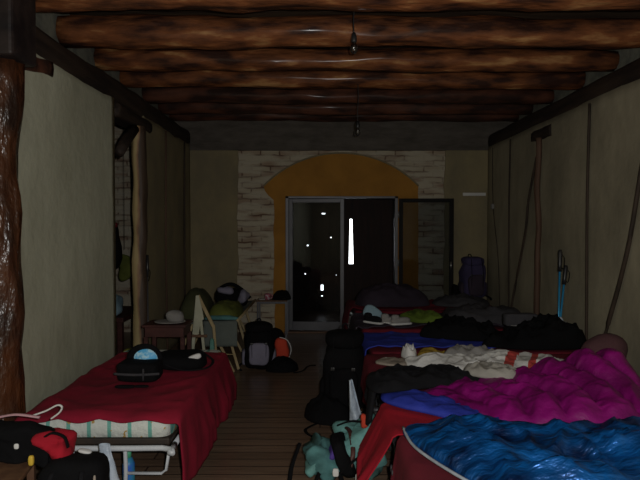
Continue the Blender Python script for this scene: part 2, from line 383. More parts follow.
# back wall: brick body with door opening, plaster skins on top
DX0, DX1, DZ = -.54, 1.22, 2.14
wb = MB()
box((-4.6,YB,0), (DX0,YB+.3,3.64), wb); box((DX1,YB,0), (3.3,YB+.3,3.64), wb); box((DX0,YB,DZ), (DX1,YB+.3,3.64), wb)
WB = struct(wb.build('wall_back', 'brick', smooth=False))
def prism_xz(poly, y0, y1, mb=None):
    mb = mb or MB(); n = len(poly)
    vs = [(x,y0,z) for x,z in poly]+[(x,y1,z) for x,z in poly]
    fs = [tuple(range(n)), tuple(range(n,2*n))[::-1]]+[(i,(i+1)%n,(i+1)%n+n,i+n) for i in range(n)]
    return mb.add(vs, fs)
def ragged(x, z0, z1, amp, n=40, seed=0):
    return [(x+amp*noise.fractal(Vector((seed*5.1, (z0+(z1-z0)*i/n)*3.0, 1.7)), .8, 2.2, 4), z0+(z1-z0)*i/n) for i in range(n+1)]
def zs(py): return CZ+(225-py)*YB/F
def xs(px): return (px-320)*YB/F
zt = zs(150)
prism_xz([(XL-.02,0)]+[(XL-.02,zt)]+ragged(xs(238), zt, 0, .03, seed=1), YB-.03, YB+.01).build('plaster_panel', 'plaster_back', WB, smooth=False)
prism_xz([(XR+.02,0)]+[(XR+.02,zt)]+ragged(xs(444), zt, 0, .025, seed=2), YB-.03, YB+.01).build('plaster_panel', 'plaster_back', WB, smooth=False)
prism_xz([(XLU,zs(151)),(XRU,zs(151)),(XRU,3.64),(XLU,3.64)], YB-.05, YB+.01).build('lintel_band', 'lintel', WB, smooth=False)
# mustard arch
ar = []
cx_, hw = xs(341), (xs(418)-xs(264))/2
zsp, ztop = zs(186), zs(153.5)
rise = ztop-zsp; rad = (hw*hw+rise*rise)/(2*rise); a0 = math.asin(hw/rad)
left = ragged(xs(274), 0, zs(200), .03, 24, seed=3)
left += [(xs(269), zs(196)), (xs(265), zs(191))]
arc = [(cx_+rad*math.sin(-a0+2*a0*i/30), zsp-(rad-rise)+rad*math.cos(-a0+2*a0*i/30)) for i in range(31)]
right = [(xs(417.5), zs(192)), (xs(418), zs(200))] + ragged(xs(418), zs(203), 0, .015, 20, seed=4)
poly_out = left+arc+right
ap = poly_out + [(DX1+.0,0),(DX1+.0,DZ),(DX0,DZ),(DX0,0)]
prism_xz(ap, YB-.022, YB+.01).build('arch_panel', 'arch', WB, smooth=False)
rim = [Vector((x,YB-.025,z)) for x,z in arc]
tube(rim, .014, seg=6).build('arch_rim', 'plaster_back', WB)
struct(box((DX0-.02,YB-.08,0), (DX1+.02,YB+.02,.022)).build('trim_1', 'wood_brown', smooth=False))

# hall behind the door, closed by an old gate with daylight in its gaps
YG = 11.0
for a, b in (((-1.7,YB+.3,0),(-1.6,YG+.2,2.9)), ((2.3,YB+.3,0),(2.4,YG+.2,2.9))):
    struct(box(a, b).build('wall_hall', 'gate', smooth=False))
struct(box((-1.7,YB+.3,2.8), (2.4,YG+.2,2.9)).build('ceiling_hall', 'board', smooth=False))
holes = [(321.6,212.8,325.4,214.4),(306.7,244.6,308.6,246.4),(330.2,236.7,331.8,238.3),(304.4,273.2,306.0,274.8),(320.6,284.6,323.6,290.8),(321.2,295.2,323.0,296.8),(335.8,274.6,336.8,275.8),
         (367.0,261.4,368.2,262.4),(382.9,287.8,384.1,289.0),(351,304.8,353,306.6),(345.5,318.5,347,321),(343.6,322,346.4,326),(349.8,312.4,351,313.6),(348,261.4,353.2,219.6)]
hr = []
for x0,y0,x1,y1 in holes[:-1]:
    x0,x1,y0,y1 = x0+.2,x1-.2,y0+.2,y1-.2; a, b = P(x0,y0,YG), P(x1,y1,YG); hr.append((a.x, min(a.z,b.z), b.x, max(a.z,b.z)))
hz0, hz1 = P(350,264,YG).z, P(350,219,YG).z
hxa, hxb = P(337,240,YG).x, P(372,240,YG).x
hr.append((hxa, hz0, hxb, hz1))      # hatch opening
gx = sorted({-1.6, 2.3, *[h[0] for h in hr], *[h[2] for h in hr]}); gz = sorted({0.0, 2.8, *[h[1] for h in hr], *[h[3] for h in hr]})
gm = MB()
vid = {}
def gv(x, y, z):
    k = (round(x,5), y, round(z,5))
    if k not in vid: vid[k] = len(gm.v); gm.v.append(Vector((x,y,z)))
    return vid[k]
solidc = {}
for i in range(len(gx)-1):
    for j in range(len(gz)-1):
        mx, mz = (gx[i]+gx[i+1])/2, (gz[j]+gz[j+1])/2
        solidc[i,j] = not any(h[0] < mx < h[2] and h[1] < mz < h[3] for h in hr)
for (i,j), s in solidc.items():
    if not s: continue
    x0,x1,z0,z1 = gx[i],gx[i+1],gz[j],gz[j+1]; ya, yb = YG, YG+.04
    gm.f.append((gv(x0,ya,z0),gv(x1,ya,z0),gv(x1,ya,z1),gv(x0,ya,z1)))
    gm.f.append((gv(x0,yb,z0),gv(x0,yb,z1),gv(x1,yb,z1),gv(x1,yb,z0)))
    for di,dj,e in ((-1,0,((x0,z0),(x0,z1))),(1,0,((x1,z1),(x1,z0))),(0,-1,((x1,z0),(x0,z0))),(0,1,((x0,z1),(x1,z1)))):
        if not solidc.get((i+di,j+dj), False):
            (xa,za),(xb,zb) = e
            gm.f.append((gv(xa,ya,za),gv(xa,yb,za),gv(xb,yb,zb),gv(xb,ya,zb)))
G = gm.build('door_2', 'gate', smooth=False); struct(G)
# gate hatch: two small shutters, not quite closed
hx0, hx1 = P(348.6,240,YG).x, P(353.4,240,YG).x
zt_, zb_ = hz1+.02, hz0-.02
prism_xz([(hxa-.02,zb_),(hx0+.004,zb_),(hx0+.022,zt_),(hxa-.02,zt_)], YG-.028, YG-.004).build('shutter', 'gate', G, smooth=False)
prism_xz([(hx1,zb_),(hxb+.03,zb_),(hxb+.03,zt_),(hx1-.026,zt_)], YG-.028, YG-.004).build('shutter', 'gate', G, smooth=False)
bt = MB()
for i in range(8):
    x = -1.5+i*.52
    if hxa-.05 < x < hxb+.05 or abs(x-P(322,280,YG).x) < .06: x += .09
    bt.add(*[(b_.v, b_.f) for b_ in [box((x-.012,YG-.018,.02),(x+.012,YG-.001,2.78))]][0])
bt.build('cover_strip', 'gate', G, smooth=False)

# glazed double door
D = thing('door_1', (0,0,0), 'x', 'door'); del D['label']; del D['category']; struct(D)
DXM = xs(343.5)+.01
fm = MB()
box((DX0,YB-.05,0),(DX0+.05,YB+.10,DZ),fm); box((DX1-.05,YB-.05,0),(DX1,YB+.10,DZ),fm); box((DX0,YB-.05,DZ-.035),(DX1,YB+.10,DZ),fm)
fm.build('door_frame', 'metal_grey', D, smooth=False, bevel=.004)
def leaf(x0, x1, y, m):
    b = MB(); w = .06; z0, z1 = .03, DZ-.04
    box((x0,y,z0),(x0+w,y+.045,z1),b); box((x1-w,y,z0),(x1,y+.045,z1),b); box((x0+w,y,z1-w),(x1-w,y+.045,z1),b); box((x0+w,y,z0),(x1-w,y+.045,z0+.14),b)
    o = b.build('door_leaf', m, D, smooth=False, bevel=.004)
    box((x0+w,y+.018,z0+.14),(x1-w,y+.026,z1-w)).build('pane', 'glass', o, smooth=False)
    for zz in (.35,1.1,1.85):
        pass
    return o
l1 = leaf(DX0+.052, DXM, YB+.0, 'metal_grey')
hp = Vector((DX0+.052, YB+.02, 0)); ra = Matrix.Translation(hp) @ Matrix.Rotation(-.075,4,'Z') @ Matrix.Translation(-hp)
l1.data.transform(ra); [c.data.transform(ra) for c in l1.children]
tube([(DXM-.035,YB-.05,1.05),(DXM-.035,YB-.05,1.12)], .011).build('door_handle', 'steel', l1)
l2 = leaf(DX1+.005, DX1+.85, YB-.14, 'frame_black')
tube([(DX1+.80,YB-.17,1.0),(DX1+.80,YB-.17,1.12)], .011).build('door_handle', 'steel', l2)
hg = MB()
for zz in (.3,1.05,1.8): tube([(DX1+.003,YB-.10,zz),(DX1+.003,YB-.10,zz+.1)], .012, hg)
hg.build('hinge', 'steel', D)

# long beams on the side walls, roof logs, posts
def logpath(a, b, n=22, amp=.02, seed=0):
    a, b = Vector(a), Vector(b); out = []
    for i in range(n+1):
        t = i/n; p = a.lerp(b, t)
        p += Vector((0, noise.noise(Vector((t*3,seed,0)))*amp, noise.noise(Vector((t*3,seed,9)))*amp)); out.append(p)
    return out
def square_log(path, w, h, seed=0, axis='y'):
    """hewn log: rounded square section"""
    mb = MB(); n = len(path); seg = 16; vs = []; fs = []
    for i, p in enumerate(path):
        k = 1+.07*noise.noise(Vector((i*.35,seed,3)))
        for j in range(seg):
            th = 2*PI*j/seg
            c, s = math.cos(th), math.sin(th); e = .55
            a = math.copysign(abs(c)**e, c)*w/2*k*(1+.05*noise.noise(Vector((i*.5,j,seed)))); b = math.copysign(abs(s)**e, s)*h/2*k*(1+.05*noise.noise(Vector((i*.5,j,seed+5))))
            vs.append(p+(Vector((a,0,b)) if axis == 'y' else Vector((0,a,b))))
    for i in range(n-1):
        for j in range(seg):
            a0 = i*seg+j; a1 = i*seg+(j+1) % seg
            fs.append((a0,a1,a1+seg,a0+seg))
    fs += [tuple(range(seg)), tuple(range((n-1)*seg,n*seg))[::-1]]
    return mb.add(vs, fs)
tag(square_log(logpath((-2.165,3.63,3.02),(-2.165,8.74,3.04),40,.03,1), .30, .26, 1).build('wall_beam', 'longlog'), 'long dark beam running along the top of the left wall', 'beam')
tag(square_log(logpath((2.81,3.2,2.965),(2.81,8.74,2.985),40,.03,2), .40, .25, 2).build('wall_beam', 'longlog'), 'long dark beam running along the top of the right wall', 'beam')
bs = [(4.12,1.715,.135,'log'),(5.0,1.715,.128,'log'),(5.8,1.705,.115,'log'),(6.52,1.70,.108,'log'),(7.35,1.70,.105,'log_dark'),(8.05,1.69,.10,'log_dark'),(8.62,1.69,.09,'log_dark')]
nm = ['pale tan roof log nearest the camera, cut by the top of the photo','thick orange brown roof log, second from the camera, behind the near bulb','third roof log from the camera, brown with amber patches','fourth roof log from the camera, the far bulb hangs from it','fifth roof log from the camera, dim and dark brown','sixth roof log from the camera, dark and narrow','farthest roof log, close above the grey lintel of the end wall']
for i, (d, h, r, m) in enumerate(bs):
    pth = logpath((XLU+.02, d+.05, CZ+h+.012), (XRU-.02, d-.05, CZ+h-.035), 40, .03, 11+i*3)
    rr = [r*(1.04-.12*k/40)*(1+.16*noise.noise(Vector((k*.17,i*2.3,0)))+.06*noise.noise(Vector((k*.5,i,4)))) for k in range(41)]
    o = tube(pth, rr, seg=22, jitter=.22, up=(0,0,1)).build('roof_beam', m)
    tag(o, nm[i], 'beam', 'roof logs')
for i, d in enumerate((3.2,2.3,1.4)):   # logs over and behind the camera
    pass
def post(x, y, z0, z1, r, m, label, seed, n=26, bow=.03, jit=.25, r1=None):
    pth = [Vector((x+bow*noise.noise(Vector((seed,k*.22,0))), y+bow*noise.noise(Vector((seed,k*.22,7))), z0+(z1-z0)*k/n)) for k in range(n+1)]
    pth[0].x = pth[1].x; r1 = r1 or r
    rr = [(r+(r1-r)*k/n)*(1+.09*noise.noise(Vector((seed,k*.5,2)))) for k in range(n+1)]
    return tag(tube(pth, rr, seg=20, jitter=jit).build('wooden_post', m), label, 'post')
post(-2.0, 3.46, 0, 2.69, .138, 'post', 'glossy reddish brown log post at the left edge of the photo', 3)
tag(box((-2.31,3.30,2.69),(-1.80,3.60,3.27)).build('corbel_block', 'soot', smooth=False, bevel=.02), 'massive dark timber block on top of the glossy left post', 'beam')
tag(square_log(logpath((-2.16,3.63,2.79),(-2.16,4.28,2.87),10,.01,6), .28, .17, 6).build('bracket', 'log_dark'), 'short brown bracket timber under the left wall beam near the front', 'bracket')
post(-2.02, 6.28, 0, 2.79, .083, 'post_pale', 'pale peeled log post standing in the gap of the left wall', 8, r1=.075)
tag(square_log(logpath((-2.12,5.62,2.85),(-2.12,6.72,2.85),12,.015,7), .24, .15, 7).build('bracket', 'longlog'), 'dark bracket timber on top of the pale peeled post', 'bracket')
tag(tube([(-2.05,5.72,2.42),(-2.06,5.95,2.58),(-2.05,6.18,2.75)], [.05,.055,.06], seg=12, jitter=.2).build('brace', 'longlog'), 'short dark brace rising beside the pale peeled post', 'brace')
tag(tube([(-2.10,6.40,0),(-2.09,6.41,1.4),(-2.10,6.40,2.77)], .045, seg=12, jitter=.2).build('wooden_post', 'batten'), 'thin dark post against the wall edge right behind the pale peeled post', 'post')
post(XR-.035, 6.65, 0, 2.72, .032, 'batten_brown', 'slim reddish brown post against the right wall', 12, bow=.02)
tag(square_log(logpath((2.71,6.38,2.77),(2.71,6.95,2.77),10,.01,9), .22, .16, 9).build('bracket', 'longlog'), 'dark bracket timber on top of the slim right wall post', 'bracket')
def pole(name, pts, r, m, label, cat='pole', seg=8):
    return tag(tube(catmull(pts, 5), r, seg=seg, jitter=.1).build(name, m), label, cat)
pole('batten', [(XR-.022,5.43,2.86),(XR-.028,5.44,1.8),(XR-.022,5.43,.4),(XR-.022,5.43,0)], .014, 'batten', 'straight dark upright batten on the right wall, left of the crooked pole')
pole('crooked_pole', [(XR-.035,4.36,2.7),(XR-.04,4.55,1.98),(XR-.045,4.66,1.55),(XR-.04,4.83,1.15),(XR-.05,5.02,.70),(XR-.14,5.13,0.01)], .019, 'batten', 'crooked dark pole leaning on the right wall at the right edge')
pole('leaning_stick', [(XR-.03,6.72,2.5),(XR-.035,6.95,2.0),(XR-.035,7.05,1.6),(XR-.05,7.35,.9),(XR-.14,7.5,0.01)], .015, 'batten', 'thin crooked stick leaning left of the slim right wall post')
pole('batten', [(XR-.02,7.68,2.86),(XR-.025,7.7,1.8),(XR-.02,7.68,0)], .011, 'batten', 'thin upright batten far along the right wall')
pole('wall_cable', [(XR-.01,8.5,2.86),(XR-.012,8.45,2.0),(XR-.01,8.2,1.2),(XR-.012,8.1,.5)], .006, 'batten', 'thin dark cable running down the far end of the right wall', 'cable')
tag(sell((XR-.02,8.46,1.97),(.02,.04,.04),.4).build('junction_box', 'grey_cloth'), 'small pale junction box on the right wall cable', 'box')
pole('batten', [(XL+.018,7.35,2.92),(XL+.02,7.3,1.5),(XL+.018,7.35,0)], .012, 'batten_brown', 'thin upright batten on the left wall behind the pale post')
pole('batten', [(XL+.018,8.35,2.92),(XL+.02,8.3,1.5),(XL+.018,8.33,0)], .014, 'batten', 'dark upright batten on the left wall near the far corner')
sm = box((xs(462),YB-.055,zs(196)),(xs(484.5),YB-.031,zs(193))).build('wall_strip', 'paper', smooth=False, bevel=.004)
tag(sm, 'short white horizontal strip high on the end wall at the right', 'strip')

# bulbs
def bulb(x, y, zsock, ztop, label):
    t = thing('pendant_bulb', (x,y,ztop), label, 'lamp')
    L = zsock-ztop
    tube(catmull([(0,0,0),(.006,0,L*.4),(-.004,0,L*.75),(0,0,L)],5), .005, seg=6).build('cord', 'black_plastic', t)
    tube([(0,0,L+.002),(0,0,L-.03),(0,0,L-.065),(0,0,L-.075)], [.012,.022,.024,.02], seg=14).build('socket', 'black_plastic', t)
    b = MB(); prof = [(.014,-.076),(.016,-.085),(.026,-.105),(.031,-.125),(.029,-.145),(.018,-.16),(.002,-.166)]
    vs=[];fs=[];S=16
    for r_, z_ in prof:
        for k in range(S): vs.append((r_*math.cos(2*PI*k/S), r_*math.sin(2*PI*k/S), L+z_))
    for i in range(len(prof)-1):
        for k in range(S): fs.append((i*S+k,i*S+(k+1)%S,(i+1)*S+(k+1)%S,(i+1)*S+k))
    b.add(vs,fs).build('glass_bulb', 'bulb_glass', t)
    tube([(0,0,L-.076),(0,0,L-.11),(.006,0,L-.12)], .003, seg=6).build('filament_stem', 'steel', t)
p = P(354,33,4.52); bulb(p.x, 4.52, p.z, 3.64, 'unlit bare bulb on a black cord hanging near the top of the photo')
p = P(357.5,122,6.45); bulb(p.x, 6.40, p.z, 3.29, 'unlit bare bulb on a thin cord, the smaller and farther one')

# ------------------------------------------------------------------ beds
def make_bed(L, W, label, group, tick='ticking', frame='white_metal', ins=.05):
    """low tubular bed; local x = length from foot, y = width"""
    t = thing('bed', (0,0,0), label, 'bed', 0, group)
    m = MB(); z = .355; r = .017; c = .06
    loop = [(c,0,z),(L-c,0,z),(L,c,z),(L,W-c,z),(L-c,W,z),(c,W,z),(0,W-c,z),(0,c,z)]
    tube(catmull(loop, 4, True)+[Vector(loop[0])], r, m, seg=10); m.build('frame', frame, t)
    for (x0) in (.05, L-.05):
        q = MB(); tube(catmull([(x0,ins,z-.01),(x0,ins,.12),(x0,ins+.04,.03),(x0,ins+.15,.018),(x0,W-ins-.15,.018),(x0,W-ins-.04,.03),(x0,W-ins,.12),(x0,W-ins,z-.01)],4), .013, q, seg=8)
        if ins > .1: tube([(x0,.03,.335),(x0,.05,.20),(x0,.08,.18),(x0,ins,.18)], .010, q, seg=8)
        q.build('leg', frame, t)
    b = box((.01,.02,z+.012),(L-.01,W-.02,z+.055)); b.build('base', 'bed_black', t, smooth=False, bevel=.01)
    mm = sell((L/2,W/2,z+.055+.066),(L/2,W/2-.01,.068),.12,nu=48,nv=12,jit=.008,jsc=5)
    mm.build('mattress', tick, t)
    return t
bed0 = make_bed(1.84, .92, 'low bed with striped white mattress and white tube frame under the wine red blanket', None, ins=.30)
# left bed: foot towards the camera
bed0.location = (-.885, 3.32, 0); bed0.rotation_euler = (0,0,PI/2)
bedR = make_bed(1.95, .86, '', 'beds along the right wall', 'maroon', 'metal_grey')
bedR.location = (.47, 2.12, 0); bedR['label'] = 'nearest bed of the right hand row, under the shiny blue sleeping bag'
BEDY = {'B':3.05,'C':4.02,'D':5.02,'E':6.12,'F':7.42}
blab = {'B':'second bed of the right hand row, under the magenta sleeping bag','C':'third bed of the right hand row, carrying the red striped white towel','D':'fourth bed of the right hand row, with a blue cover','E':'fifth bed of the right hand row, under a dark blanket with green cloth','F':'farthest bed of the right hand row, in front of the open glass door leaf'}
for k, yy in BEDY.items(): dup(bedR, (.47, yy, 0), blab[k])
ZT = .546

def drape(A, U, V, Lf, Lh, W, z, seed=0, fold=.03, flare=.06, wr=.008, r=.035, drop0=0, drop1=0, nu=70, nv=60, lh=None, back=0, front_tight=False):
    A, U, V = Vector(A), Vector(U), Vector(V)
    def f(u, v):
        s = (Lf+Lh*(lh(v) if lh else 1))*u; t = W*v
        q = A+V*t
        zz = z
        if s <= Lf:
            q = q+U*s; w = wr*noise.fractal(Vector((q.x*5,q.y*5,seed)),.9,2,4)
            rd = wr*1.6*max(0,1-3*abs(noise.noise(Vector((q.x*2.6+seed,q.y*2.6,3)))))**2
            zz = z+wr*.9+w+rd
            if back and s < .1: zz -= back*(1-s/.1)**2
        else:
            h = s-Lf; arc = PI/2*r
            if h < arc:
                a = h/r; q = q+U*(Lf+r*math.sin(a)); zz = z+wr*.9-r*(1-math.cos(a))
            else:
                k = h-arc; g = min(1,k/.25)
                fr_ = (.25+.75*min(1, t/.7)) if front_tight else 1
                out = r + flare*g*fr_ + fold*g*fr_*(.6+noise.fractal(Vector((t*5.5+seed,k*.8,seed)),.8,2,3))
                q = q+U*(Lf+out) + V*(.02*g*noise.noise(Vector((t*4,seed,2)))); zz = z+wr*.9-r-k
        e0 = t; e1 = W-t
        if drop0 and e0 < .06: zz -= drop0*(1-e0/.06)**1.5
        if drop1 and e1 < .06: zz -= drop1*(1-e1/.06)**1.5
        return Vector((q.x,q.y,max(zz,.015)))
    return sheet(f, nu, nv)
# wine red blanket on left bed
b = drape((-1.84,3.29,0),(1,0,0),(0,1,0),.975,.47,1.72,ZT+.004,seed=2,front_tight=True,fold=.035,flare=.045,wr=.009,drop0=.035,drop1=.02,back=.05,
          lh=lambda v: .97+.06*math.sin(v*9)-.25*max(0,v-.8))
# ragged foot hem: lift and scallop
for v in b.v:
    if v.y < 3.36 and v.z > .42:
        v.y += .0
        v.z += .008*math.sin(v.x*23)
o = b.build('red_blanket', 'red', solid=.007); tag(o, 'wine red blanket spread over the left bed and hanging down its side', 'blanket')

# right row blankets
tag(drape((2.35,2.16,0),(-1,0,0),(0,1,0),1.90,.34,.84,ZT+.004,seed=5,fold=.02,flare=.02,wr=.004).build('maroon_blanket','maroon',solid=.006), 'dark maroon blanket hanging at the foot of the nearest right hand bed', 'blanket')
tag(drape((2.35,3.00,0),(-1,0,0),(0,1,0),1.93,.44,.56,ZT+.004,seed=6,fold=.05,flare=.11,wr=.006).build('red_blanket','red_bright',solid=.006), 'bright red blanket hanging down the foot of the second right hand bed', 'blanket')
tag(drape((2.35,3.99,0),(-1,0,0),(0,1,0),1.93,.30,.90,ZT+.004,seed=7,fold=.02,flare=.02,wr=.006).build('maroon_blanket','maroon',solid=.006), 'dark red blanket on the third right hand bed, under the striped towel', 'blanket')
tag(drape((2.35,5.10,0),(-1,0,0),(0,1,0),1.90,.22,.72,ZT+.010,seed=8,fold=.02,flare=.02,wr=.012).build('blue_cover','bedblue',solid=.01), 'blue cover spread on the fourth right hand bed', 'blanket')
tag(drape((2.35,6.14,0),(-1,0,0),(0,1,0),1.93,.35,.84,ZT+.004,seed=9,fold=.03,flare=.02,wr=.02).build('dark_blanket','navy',solid=.01), 'dark purplish blanket on the fifth right hand bed', 'blanket')
tag(drape((2.35,7.44,0),(-1,0,0),(0,1,0),1.93,.38,.84,ZT+.004,seed=10,fold=.03,flare=.03,wr=.02).build('maroon_blanket','maroon',solid=.01), 'dark red blanket on the farthest right hand bed beside the doorway', 'blanket')

ZB = ZT+.012
# shiny blue sleeping bag, nearest
def hf_blue(x, y): return .8+.25*math.sin((y-2.2)*7+x*1.2)**2
bl = mound([(.47,3.03),(.50,2.75),(.66,2.40),(.80,2.22),(1.5,2.17),(2.2,2.2),(2.36,2.6),(2.25,2.93),(1.7,2.98),(1.2,2.95),(.85,3.0)], ZB+.012, .085, p=5, amp=.05, nsc=3.2, rings=40, n=12, hf=hf_blue, center=(1.4,2.6), ridge=.045, seed=2)
o = bl.build('sleeping_bag', 'metalblue'); tag(o, 'shiny metallic blue sleeping bag across the nearest right hand bed', 'sleeping bag')
edge = catmull([(.455,3.03,.585),(.475,2.75,.585),(.63,2.40,.585),(.77,2.22,.585)],6)
tube(edge, .008, seg=6).build('piping', 'bluetrim', o)
# royal blue bag
tag(mound([(.42,3.72),(.40,3.56),(.50,3.42),(.66,3.30),(.86,3.12),(1.05,3.03),(1.2,3.1),(1.0,3.3),(.8,3.5),(.62,3.66),(.5,3.76)], ZB+.004, .04, p=3, amp=.012, nsc=5, hf=None, center=(.78,3.38), ridge=.015, seed=4).build('sleeping_bag','royal'), 'royal blue sleeping bag edge peeking out under the magenta one', 'sleeping bag')
# magenta sleeping bag
def hf_mag(x, y):
    q = .42+.58*abs(math.sin(PI*(x+.18*(y-3)+.03*math.sin(y*9))/.20))**.5
    g = math.exp(-((x-1.92)/.34)**2-((y-3.70)/.30)**2)
    ramp = .35+.75*min(1,max(0,(x-.75)/.7))
    return q*ramp*.85+1.0*g
mg = mound([(.66,3.66),(.72,3.50),(.86,3.26),(1.02,3.08),(1.3,3.00),(1.75,3.02),(1.93,3.12),(2.02,3.4),(2.16,3.75),(2.1,3.96),(1.75,3.97),(1.45,3.93),(1.2,3.93),(.95,3.88)], ZB+.014, .16, p=4.5, amp=.022, nsc=5, rings=44, n=14, hf=hf_mag, center=(1.42,3.5), ridge=.018, seed=5)
o = mg.build('sleeping_bag', 'magenta'); tag(o, 'puffy magenta sleeping bag heaped on the second right hand bed', 'sleeping bag')
ln = mound([(1.02,3.90),(1.0,3.80),(1.1,3.70),(1.28,3.66),(1.36,3.74),(1.30,3.86),(1.18,3.94)], .67, .05, p=3, amp=.02, nsc=8, ridge=.02, seed=3)
ln.build('lining', 'lining', o)
# black jacket at the foot of bed B
bj = mound([(.31,3.70),(.36,3.54),(.52,3.58),(.75,3.66),(.98,3.72),(1.18,3.74),(1.16,3.84),(1.0,3.90),(.86,3.96),(.62,4.02),(.42,3.98),(.33,3.86)], ZB+.06, .065, p=4, amp=.04, nsc=6, rings=24, n=8, center=(.65,3.8), ridge=.02, seed=6)
o = bj.build('black_jacket', 'black_soft'); tag(o, 'black jacket thrown over the foot of the second right hand bed', 'jacket')
sl = sheet(lambda u, v: Vector((.37-.03*u-.02*math.sin(v*7), 3.58+.34*v, .62-(.20+.08*math.sin(v*4))*u)), 10, 14); sl.build('sleeve', 'black_soft', o, solid=.03, sub=1)
tag(sell((.29,3.66,.40),(.025,.03,.045),.7,jit=.01,jsc=20).build('pouch','orange_red'), 'small red and yellow pouch hanging beside the black jacket', 'pouch')
# pillows at the head
tag(sell((2.10,4.13,.725),(.17,.13,.155),.85,jit=.03,jsc=5,seed=2).build('pillow','pillow_brown'), 'reddish brown pillow behind the top of the magenta sleeping bag', 'pillow')
tag(sell((2.26,3.42,.66),(.22,.26,.09),.75,jit=.02,jsc=5,seed=3).build('pillow','pillow_indigo'), 'indigo pillow right of the magenta sleeping bag', 'pillow')
tag(mound([(1.86,3.06),(2.0,3.0),(2.25,3.02),(2.3,3.12),(2.1,3.2),(2.0,3.16)], ZB+.01, .05, amp=.015, seed=8).build('folded_cloth','yellowgreen'), 'yellow green cloth at the right edge beside the magenta sleeping bag', 'cloth')
# bed C: striped towel
tw = mound([(.70,4.56),(.70,4.44),(.86,4.28),(1.02,4.14),(1.35,4.06),(1.80,4.10),(2.0,4.24),(1.94,4.50),(1.7,4.68),(1.4,4.62),(1.15,4.50),(.90,4.54)], ZB+.008, .065, p=4, amp=.03, nsc=4, rings=44, n=16, center=(1.3,4.32), ridge=.03, seed=9)
me_t = tw
o = tw.build('striped_towel', 'towel'); tag(o, 'white towel with red stripes crumpled on the third right hand bed', 'towel')
tag(mound([(1.0,4.62),(1.12,4.55),(1.34,4.56),(1.52,4.62),(1.45,4.74),(1.25,4.8),(1.08,4.74)], ZB+.008, .09, amp=.03, ridge=.03, seed=10).build('grey_shirt','grey_cloth'), 'grey shirt bundled behind the striped towel', 'shirt')
tag(mound([(.82,4.60),(.98,4.56),(1.0,4.66),(1.1,4.78),(.98,4.82),(.84,4.74)], ZB+.008, .055, amp=.02, ridge=.02, seed=11).build('yellow_scarf','mustard'), 'mustard yellow cloth behind the white end of the towel', 'cloth')
tag(mound([(.70,4.72),(.74,4.65),(.80,4.67),(.82,4.74),(.77,4.79),(.70,4.78)], ZB+.008, .075, amp=.04, nsc=22, ridge=.04, seed=12).build('crumpled_tissue','paper'), 'crumpled white tissue standing at the left end of the towel', 'tissue')
tag(mound([(.46,4.50),(.62,4.42),(.74,4.50),(.70,4.60),(.58,4.66),(.48,4.60)], ZB+.008, .012, amp=.008, seed=13, ridge=.01).build('flat_pouch','beige'), 'flat beige pouch on the dark red blanket left of the towel', 'pouch')
# bed D: dark clothes
tag(mound([(1.0,5.56),(1.2,5.42),(1.55,5.32),(1.72,5.40),(1.78,5.66),(1.5,5.82),(1.15,5.80)], ZB+.02, .12, amp=.05, nsc=7, ridge=.05, seed=14, p=3).build('dark_clothes','black'), 'black clothes heaped at the back of the blue cover', 'clothes')
tag(mound([(1.50,5.16),(1.75,4.98),(2.1,4.96),(2.42,5.04),(2.44,5.3),(2.1,5.42),(1.8,5.36)], ZB+.02, .17, amp=.06, nsc=7, hf=lambda x,y: .45+.75*max(0,min(1,(x-1.6)/.6)), ridge=.06, seed=15, p=3).build('black_coat','black'), 'black coat heaped at the wall end of the blue covered bed', 'coat')
t = thing('grey_case', (2.02,5.62,ZB+.02), 'grey flat case resting on dark clothes by the right wall', 'case')
sell((0,0,.16),(.17,.06,.065),.3,jit=.004).build('case_body','charcoal',t); sell((0,0,.05),(.16,.08,.05),.5).build('case_base','black',t)
tube([(-.12,-.062,.11),(.12,-.062,.10)],.004,seg=6).build('zip','steel',t)
tag(sell((2.30,5.30,.74),(.04,.04,.07),.9,jit=.05,jsc=14).build('plastic_bag','plastic_white'), 'small crumpled clear plastic bag near the foot of the blue walking poles', 'bag')
# bed E
tag(mound([(.92,6.5),(1.02,6.32),(1.22,6.25),(1.42,6.3),(1.4,6.5),(1.2,6.66),(1.0,6.66)], ZB+.03, .075, amp=.03, ridge=.03, seed=16).build('green_cloth','green'), 'lime green cloth on the fifth right hand bed', 'cloth')
tag(sell((.62,6.55,.65),(.12,.04,.085),.6,jit=.02,jsc=8,rot=Matrix.Rotation(.5,3,'Y')).build('folded_cloth','lightblue'), 'light blue folded cloth near the foot of the fifth right hand bed', 'cloth')
for i,(x,y,m,lb) in enumerate(((.60,6.28,'black_soft','black shoe in front of the light blue folded cloth'),(.80,6.24,'grey_cloth','pale grey shoe left of the lime green cloth'),(.90,6.20,'grey_cloth','light grey shoe touching the lime green cloth'))):
    t = thing('shoe', (x,y,ZB+.02), lb, 'shoe', -.7+i*.5)
    sell((0,0,.016),(.13,.042,.014),.5).build('sole','paper',t); up = sell((-.01,0,.05),(.115,.038,.038),.7,jit=.01).build('upper',m,t); sell((-.07,0,.085),(.045,.034,.035),.7).build('collar',m,up)
tag(mound([(1.4,6.3),(1.7,6.2),(2.1,6.2),(2.35,6.4),(2.3,6.8),(1.9,6.9),(1.5,6.75)], ZB+.02, .14, amp=.04, ridge=.03, seed=17, p=3).build('dark_sleeping_bag','charcoal'), 'charcoal sleeping bag heaped on the fifth right hand bed by the wall', 'sleeping bag')
